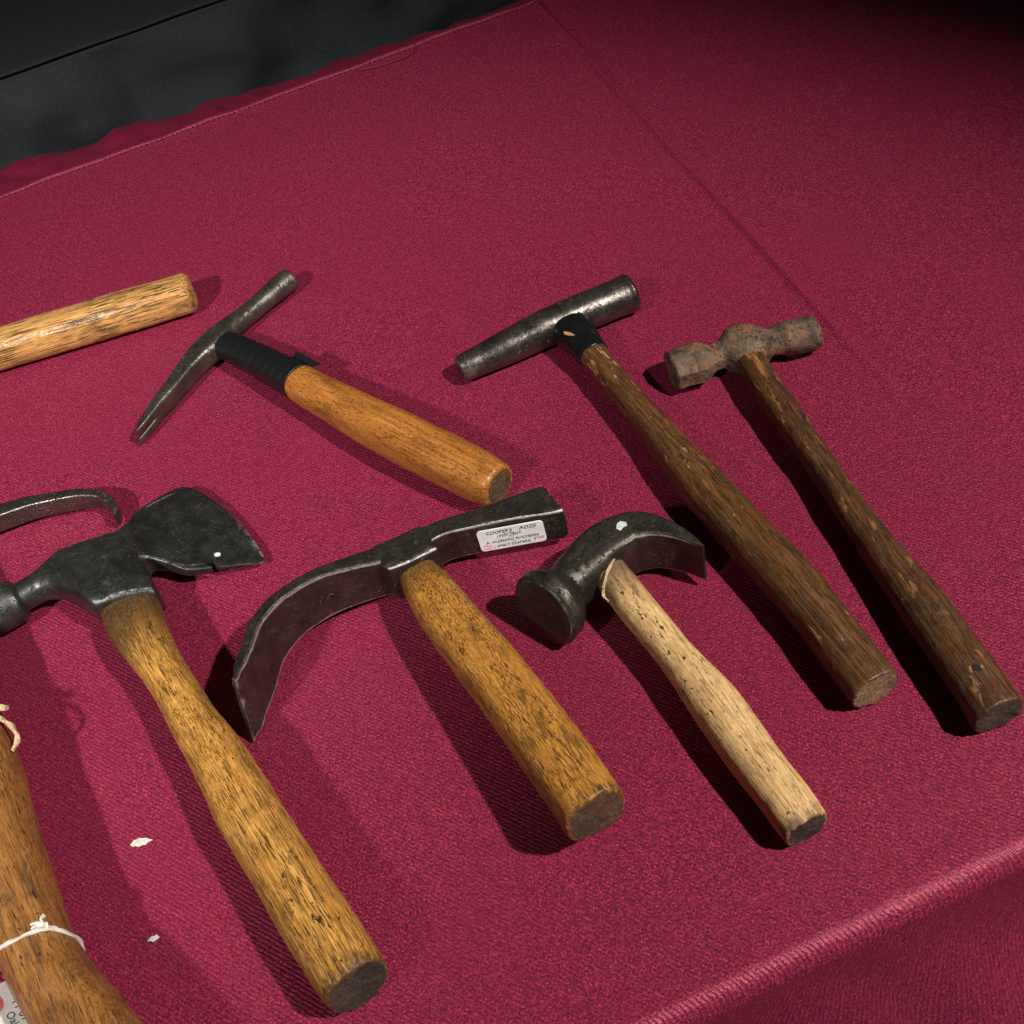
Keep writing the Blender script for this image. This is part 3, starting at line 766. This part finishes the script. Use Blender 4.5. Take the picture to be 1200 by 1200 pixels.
# ================================================================== rusty hammer
t = thing('rusty_hammer', 'small rust-covered hammer with octagonal face and grimy brown handle', 'hammer', (0.2296, 0.4555, 0), -94.32)
handle(t, [(-6, -2.4, 12, 7.0, 7.0), (17, -2.6, 12, 7.8, 8), (39, -3.3, 11.8, 8.0, 8.2), (60, -2.7, 11.4, 8.0, 8.2), (82, -2.1, 11, 7.4, 8), (103, -1.5, 10.6, 7.2, 8), (124, -1.5, 10.4, 7.6, 8.2), (146, -1.3, 10.4, 8.2, 8.6), (167, -0.6, 10.6, 9.2, 9.4), (188, 0.4, 11, 10.5, 10.2), (210, 0.9, 11.2, 10.9, 10.8), (231, 1.4, 11.4, 11.2, 11.1), (254, 1.3, 11.5, 11.3, 11.2)],
       M['wood_ball'], M['end_dark'], 1.2, 5.0, 0.0007)
def octa(rows, rings):
    """octagonal prism loft: squareness below 2 flattens toward a lozenge, so use 8 real facets"""
    V = []; F = []
    A = np.array(rows, float)
    tq = np.unique(np.concatenate([np.linspace(A[0, 1], A[-1, 1], rings), A[:, 1]]))
    B = np.stack([np.interp(tq, A[:, 1], A[:, i]) for i in range(5)], 1) * 0.001
    sub = 6
    for x, y, z, a, b in B:
        ring = []
        for k in range(8):
            a0, a1 = R(22.5 + 45 * k), R(67.5 + 45 * k)
            for s in range(sub):
                f = s / sub
                ring.append((x + a * (math.cos(a0) * (1 - f) + math.cos(a1) * f) / math.cos(R(22.5)), y, z + b * (math.sin(a0) * (1 - f) + math.sin(a1) * f) / math.cos(R(22.5))))
        V += ring
    S = 8 * sub
    for i in range(len(B) - 1):
        for j in range(S):
            k = (j + 1) % S
            F.append((i * S + j, i * S + k, (i + 1) * S + k, (i + 1) * S + j))
    F.append(tuple(range(S))[::-1]); F.append(tuple((len(B) - 1) * S + j for j in range(S)))
    return np.array(V), F, [0] * len(F)
g1 = octa([(1.0, -43.5, 11.5, 9.6, 9.6), (1.1, -42.6, 11.5, 10.6, 10.6), (1.6, -27, 11.6, 11.4, 11.4), (2.0, -20.5, 11.8, 7.2, 7.6), (2.4, -12, 12, 7.0, 7.4)], 40)
g2 = loft_geo([(2.0, -21, 11.8, 6.6, 7.2, 2.2), (2.5, -15, 11.8, 6.8, 7.6, 2.2), (2.9, -11.5, 11.8, 10.0, 9.6, 2.3), (3.2, -7, 11.8, 14.2, 11.2, 2.4), (3.5, -1, 11.8, 15.8, 11.8, 2.5), (4.0, 5, 11.8, 14.2, 11.2, 2.4), (4.6, 9.5, 11.8, 10.2, 9.4, 2.3), (5.2, 13, 11.8, 7.8, 7.8, 2.2), (6, 17.5, 11.6, 8.2, 8.2, 2), (6.6, 22, 11.4, 9.8, 9.8, 2), (7.0, 26, 11.2, 10.2, 10.2, 2), (7.6, 34, 11, 10.2, 10.2, 2), (7.9, 37, 11, 9.8, 9.8, 2)], rings=90, seg=56, across=(1, 0, 0), cap0=0.2, cap1=2.0)
finish('head', [g1, g2], [M['steel_rust']], t, amp=0.0009, freq=75, amp2=0.0004, freq2=260, seed=8, sharp=28)
# splintered pale rim near the butt; a flat dark disc paints the bore's shade
hole_z = 0.0218
g = [flake([(0.2365 + (0.0030 + 0.0014 * noise.noise(Vector((math.cos(a) * 2, math.sin(a) * 2, 1.0)))) * math.cos(a) * 1.25, 0.0005 + (0.0030 + 0.0014 * noise.noise(Vector((math.cos(a) * 2, math.sin(a) * 2, 1.0)))) * math.sin(a)) for a in np.linspace(0, 2 * math.pi, 22, endpoint=False)], 0.0002, hole_z + 0.0002, 0.0004)]
rim = finish('hole_rim', g, [plain_mat('splintered_wood', (0.46, 0.27, 0.10), 0.6, 0.0008, 900, 0.4, (0.16, 0.08, 0.03))], t)
g = flake([(0.2360 + 0.0020 * math.cos(a) * (1 + 0.25 * math.sin(2 * a)), 0.0005 + 0.0016 * math.sin(a)) for a in np.linspace(0, 2 * math.pi, 14, endpoint=False)], 0.0003, hole_z + 0.0005)
finish('hole_shade_disc', [g], [plain_mat('painted_hole_shade', (0.008, 0.006, 0.005), 0.9)], t)

# ================================================================== tack hammer
t = thing('tack_hammer', 'slim tack hammer with split claw, black tape wrap and orange varnished handle', 'hammer', (-0.0373, 0.6258, 0), -60.55)
handle(t, [(0, -0.5, 9, 7.0, 6.5), (30, -0.2, 9.6, 8.0, 7.5), (68, -1.4, 11, 10.2, 9.8), (72, -1.5, 11.4, 10.8, 10.4), (87, -2.4, 12, 11.2, 10.8), (106, -3.0, 12.6, 12.0, 11.6), (125, -4.0, 13.2, 12.9, 12.5), (144, -4.5, 13.8, 13.5, 13.2), (163, -4.6, 14, 13.8, 13.5), (183, -4.5, 14, 13.8, 13.5), (202, -4.2, 14, 13.6, 13.4), (218, -3.8, 13.8, 12.8, 12.8), (226, -3.6, 13.6, 11.8, 12.2)],
       M['wood_tack'], M['end_brown'], 2.6, 6.0, 0.0004)
g = [loft_geo([(1, 0, 9.2, 8.6, 8.0, 2.4), (6, 0.2, 9.4, 9.0, 8.5, 2.3), (30, 0.2, 10, 9.8, 9.4, 2.3), (50, -0.4, 10.8, 10.4, 10.2, 2.3), (70, -1.4, 11.4, 11.0, 10.8, 2.3)], rings=60, seg=64, cap0=0.5, cap1=0.4)]
# wrap edges: shallow helical steps
v = g[0][0]
for i in range(len(v)):
    an = math.atan2(v[i][2] - 0.0105, v[i][1])
    ph = (v[i][0] * 1000 / 7.5 + an / (2 * math.pi)) % 1.0
    k = 1.0 + 0.035 * ph
    v[i][1] *= k; v[i][2] = 0.0105 + (v[i][2] - 0.0105) * k
tp = finish('tape_wrap', g, [M['tape']], t, amp=0.0003, freq=120, seed=3, sharp=30)
fl = [(0.056, 0.0085, 0.0165), (0.072, 0.0080, 0.0165), (0.0795, 0.0115, 0.0200), (0.066, 0.0122, 0.0195), (0.0555, 0.0135, 0.0180)]
V = [(a, b, c) for a, b, c in fl] + [(a + 0.0002, b + 0.0003, c - 0.0005) for a, b, c in fl]
F = [(0, 1, 2, 3, 4), (9, 8, 7, 6, 5)] + [(i, (i + 1) % 5, 5 + (i + 1) % 5, 5 + i) for i in range(5)]
finish('tape_end', [(np.array(V), F, [0] * 7)], [M['tape']], tp)
g1 = loft_geo([(5.0, -66, 7.6, 3.4, 5.8, 4), (2.0, -52, 7.8, 4.4, 6.2, 4.5), (-1.5, -38, 8, 5.4, 6.6, 4.5), (-5.0, -24, 8.4, 6.4, 7.0, 4), (-6.8, -12, 8.8, 8.2, 7.8, 3), (-7.0, 0, 9, 9.4, 8.4, 2.6), (-8.8, 9, 8.6, 7.6, 7.6, 2.4), (-9.8, 24, 8, 6.4, 6.6, 2.2), (-10, 44, 7.8, 6.8, 6.8, 2.1), (-10, 62, 8, 7.4, 7.4, 2.1), (-10, 66, 8, 7.4, 7.4, 2.1)], rings=110, seg=56, cap0=0.3, cap1=1.0)
gp = []
for dz, dv in ((3.0, 0.0), (-3.0, 1.5)):
    gp.append(loft_geo([(3.0, -56, 7.7 + dz, 3.6, 2.9, 4), (5.4, -65, 7.6 + dz, 3.2, 2.8, 4), (8.6, -75 - dv, 6.8 + dz * 1.02, 2.0, 2.6, 4), (10.4, -80.5 - dv, 6.2 + dz * 1.05, 0.5, 2.3, 4)], rings=30, seg=28))
finish('head', [g1] + gp, [M['steel_tack']], t, amp=0.0003, freq=80, amp2=0.00008, freq2=300, seed=9, sharp=32)

# ================================================================== handle at the back and curved bar (both run out of the picture)
t = thing('tool_handle', 'round yellow wooden tool handle with dark streaks lying behind the tack hammer', 'handle', (-0.1957, 0.7047, 0), -7.75)
handle(t, [(-140, -6, 11, 9, 9), (-60, -3.0, 12, 11, 11), (0, -0.8, 12.8, 12.4, 12.4), (53, 0.2, 13, 12.8, 12.8), (82, 0.3, 13, 12.8, 12.8), (112, 0.5, 13, 12.7, 12.7), (148, 1.0, 12.8, 12.4, 12.4)], M['wood_left'], M['wood_left'], 4.5, 7.0, 0.0003)

t = thing('pry_claw', 'curved dark steel claw bar with hooked tip lying beside the hatchet blade', 'claw', (-0.2066, 0.5566, 0), -18.01)
g = loft_geo([(-90, -40, 9, 7, 7, 6), (-40, -20, 9, 6.5, 6.8, 6), (0, -4.5, 9, 5.8, 6.5, 7), (20, 2.5, 9, 5.2, 6.4, 7), (42, 6.8, 8.6, 3.9, 6.2, 7), (64, 7.6, 8.2, 3.2, 6.0, 7), (78, 4.6, 7.8, 2.7, 5.6, 6), (85.5, -1.5, 7.2, 2.3, 5.2, 5), (88.5, -8, 6.8, 1.7, 4.8, 4), (89, -12.5, 6.4, 0.7, 4.4, 3)], rings=110, seg=56, cap0=0.5, cap1=0.0)
finish('bar', [g], [M['steel_bar']], t, amp=0.0003, freq=60, amp2=0.0001, freq2=300, seed=10, sharp=30)

# ================================================================== thick flared handle with string and tag
t = thing('axe_handle', 'thick worn brown wooden handle flaring at its foot, tied with white string', 'handle', (-0.2063, 0.3653, 0), -77.46)
BL = [(-150, 8, 21, 13, 17), (-80, 6, 21, 14.5, 17), (-30, 3.6, 21, 15.2, 17.5), (-14, 3.2, 21, 15.4, 17.5), (10, 1.2, 21, 15.2, 17.5), (38, -1.4, 21, 14.8, 17.5), (68, -3.4, 21, 14.6, 17.5), (92, -4.2, 21, 14.8, 18), (110, -2.4, 21, 15.4, 18.5), (126, 0.4, 21, 16.4, 19), (146, 3.4, 21, 18.4, 19.5), (172, 6.5, 21, 20.5, 19.5), (195, 8, 21, 20, 19)]
handle(t, BL, M['wood_bl'], M['end_brown'], 3.0, 8.0, 0.0006, n=2.3)

tagt = thing('price_tag', 'buff card tag with handwriting, half under the flared brown handle on white string', 'tag', (-0.2063, 0.3653, 0), -77.46)
g = []
loop = []
for k in range(64):
    a = 2 * math.pi * k / 64
    ca, sa = math.cos(a), math.sin(a)
    loop.append((0.0905 + 0.0035 * ca + 0.0004 * math.sin(5 * a), -0.0041 + 0.0152 * np.sign(ca) * abs(ca) ** (2 / 2.3), 0.0210 + 0.0186 * np.sign(sa) * abs(sa) ** (2 / 2.3)))
g.append(tube(loop, 0.00085, 8, closed=True, twist=0.9, lobes=2))
for pts in ([(0.0927, 0.0085, 0.0326), (0.0910, 0.0062, 0.0356), (0.0894, 0.0050, 0.0366), (0.0910, 0.0040, 0.0366), (0.0924, 0.0058, 0.0366), (0.0902, 0.0066, 0.0374)],
            [(0.0900, 0.0050, 0.0366), (0.0878, 0.0052, 0.0376), (0.0862, 0.0068, 0.0366)], [(0.0902, 0.0048, 0.0366), (0.0890, 0.0020, 0.0376), (0.0896, -0.0008, 0.0372)],
            [(0.0902, 0.0050, 0.0368), (0.0880, 0.0030, 0.0380), (0.0874, 0.0012, 0.0380)]):
    g.append(tube(resample(pts, 0.0007), 0.0008, 8, twist=0.8, lobes=2))
finish('string', g, [M['string']], tagt)
V = []
a, b, c_, d = (0.070, -0.070), (0.0835, -0.014), (0.150, -0.022), (0.136, -0.080)
pl = [(x, y, 0.0035) for x, y in (a, b, c_, d)] + [(x, y, 0.0040) for x, y in (a, b, c_, d)]
F = [(3, 2, 1, 0), (4, 5, 6, 7), (0, 1, 5, 4), (1, 2, 6, 5), (2, 3, 7, 6), (3, 0, 4, 7)]
card = finish('card', [(np.array(pl), F, [0] * 6)], [M['card']], tagt)
def onto(txt, x, y, size, rot):
    v, f = text_mesh(txt, size, 0.00005, 0.25)
    cr, sr = math.cos(rot), math.sin(rot)
    return np.array([(x + p[0] * cr - p[1] * sr, y + p[0] * sr + p[1] * cr, 0.00408 + p[2]) for p in v]), f, [0] * len(f)
finish('handwriting', [onto('11 07', 0.0905, -0.0262, 0.0052, R(8)), onto('Oak', 0.0945, -0.0300, 0.0046, R(8))], [M['ink']], card)
finish('red_print', [flake([(0.088 + 0.004 * math.cos(q), -0.0315 + 0.0025 * math.sin(q)) for q in np.linspace(0, 6.28, 18, endpoint=False)], 0.0001, 0.0040)], [M['red_ink']], card)

tw = thing('twine_loop', 'loop of tan twisted twine sticking out beside the flared brown handle', 'twine', (-0.2063, 0.3653, 0), -77.46)
pts = resample([(-0.038, 0.0030, 0.0395), (-0.032, 0.0130, 0.0345), (-0.0266, 0.0201, 0.030), (-0.022, 0.0221, 0.030), (-0.0172, 0.0236, 0.030), (-0.013, 0.0237, 0.029), (-0.0100, 0.0222, 0.028), (-0.0080, 0.0185, 0.027)], 0.0009)
finish('strand', [tube(pts, 0.0011, 10, twist=0.75, lobes=2)], [M['twine']], tw)
pts = resample([(-0.044, 0.006, 0.0385), (-0.0375, 0.016, 0.033), (-0.0327, 0.0221, 0.030), (-0.0299, 0.0247, 0.030)], 0.0009)
finish('strand', [tube(pts, 0.0013, 10, twist=0.75, lobes=2)], [M['twine']], tw)

# ================================================================== bits lying on the cloth
def scrap(name, label, loc, yaw, outline, mat_, warp=0.0004):
    g_ = flake([(a * 0.001, b * 0.001) for a, b in outline], 0.0004, 0.0003, warp)
    o = finish(name, [g_], [mat_], None)
    o.location = loc; o.rotation_euler = (0, 0, R(yaw))
    tag(o, label, 'flake')
    return o
scrap('paper_flake', 'larger pointed cream flake on the cloth between the hatchet and flared handle', (-0.148, 0.3205, 0.0), -24, [(-5, -1.4), (-3.6, -2.3), (-2.4, -1.9), (-0.6, -2.4), (1.2, -1.5), (2.4, -1.6), (3.2, -0.4), (5.6, 0.8), (3.6, 1.3), (2.2, 1.9), (0.4, 1.6), (-1.6, 2.0), (-2.4, 1.2), (-3.8, 0.9), (-4.2, -0.2)], M['chip'])
scrap('paper_flake', 'smaller white flake on the cloth beside the foot of the flared handle', (-0.1505, 0.273, 0.0), -20, [(-2.6, -1.2), (-1.2, -1.0), (-0.2, -1.6), (1.0, -1.0), (2.6, 0.2), (2.0, 0.7), (1.2, 1.5), (0.4, 0.8), (-0.8, 1.0), (-1.8, 0.1)], M['white_paint'])
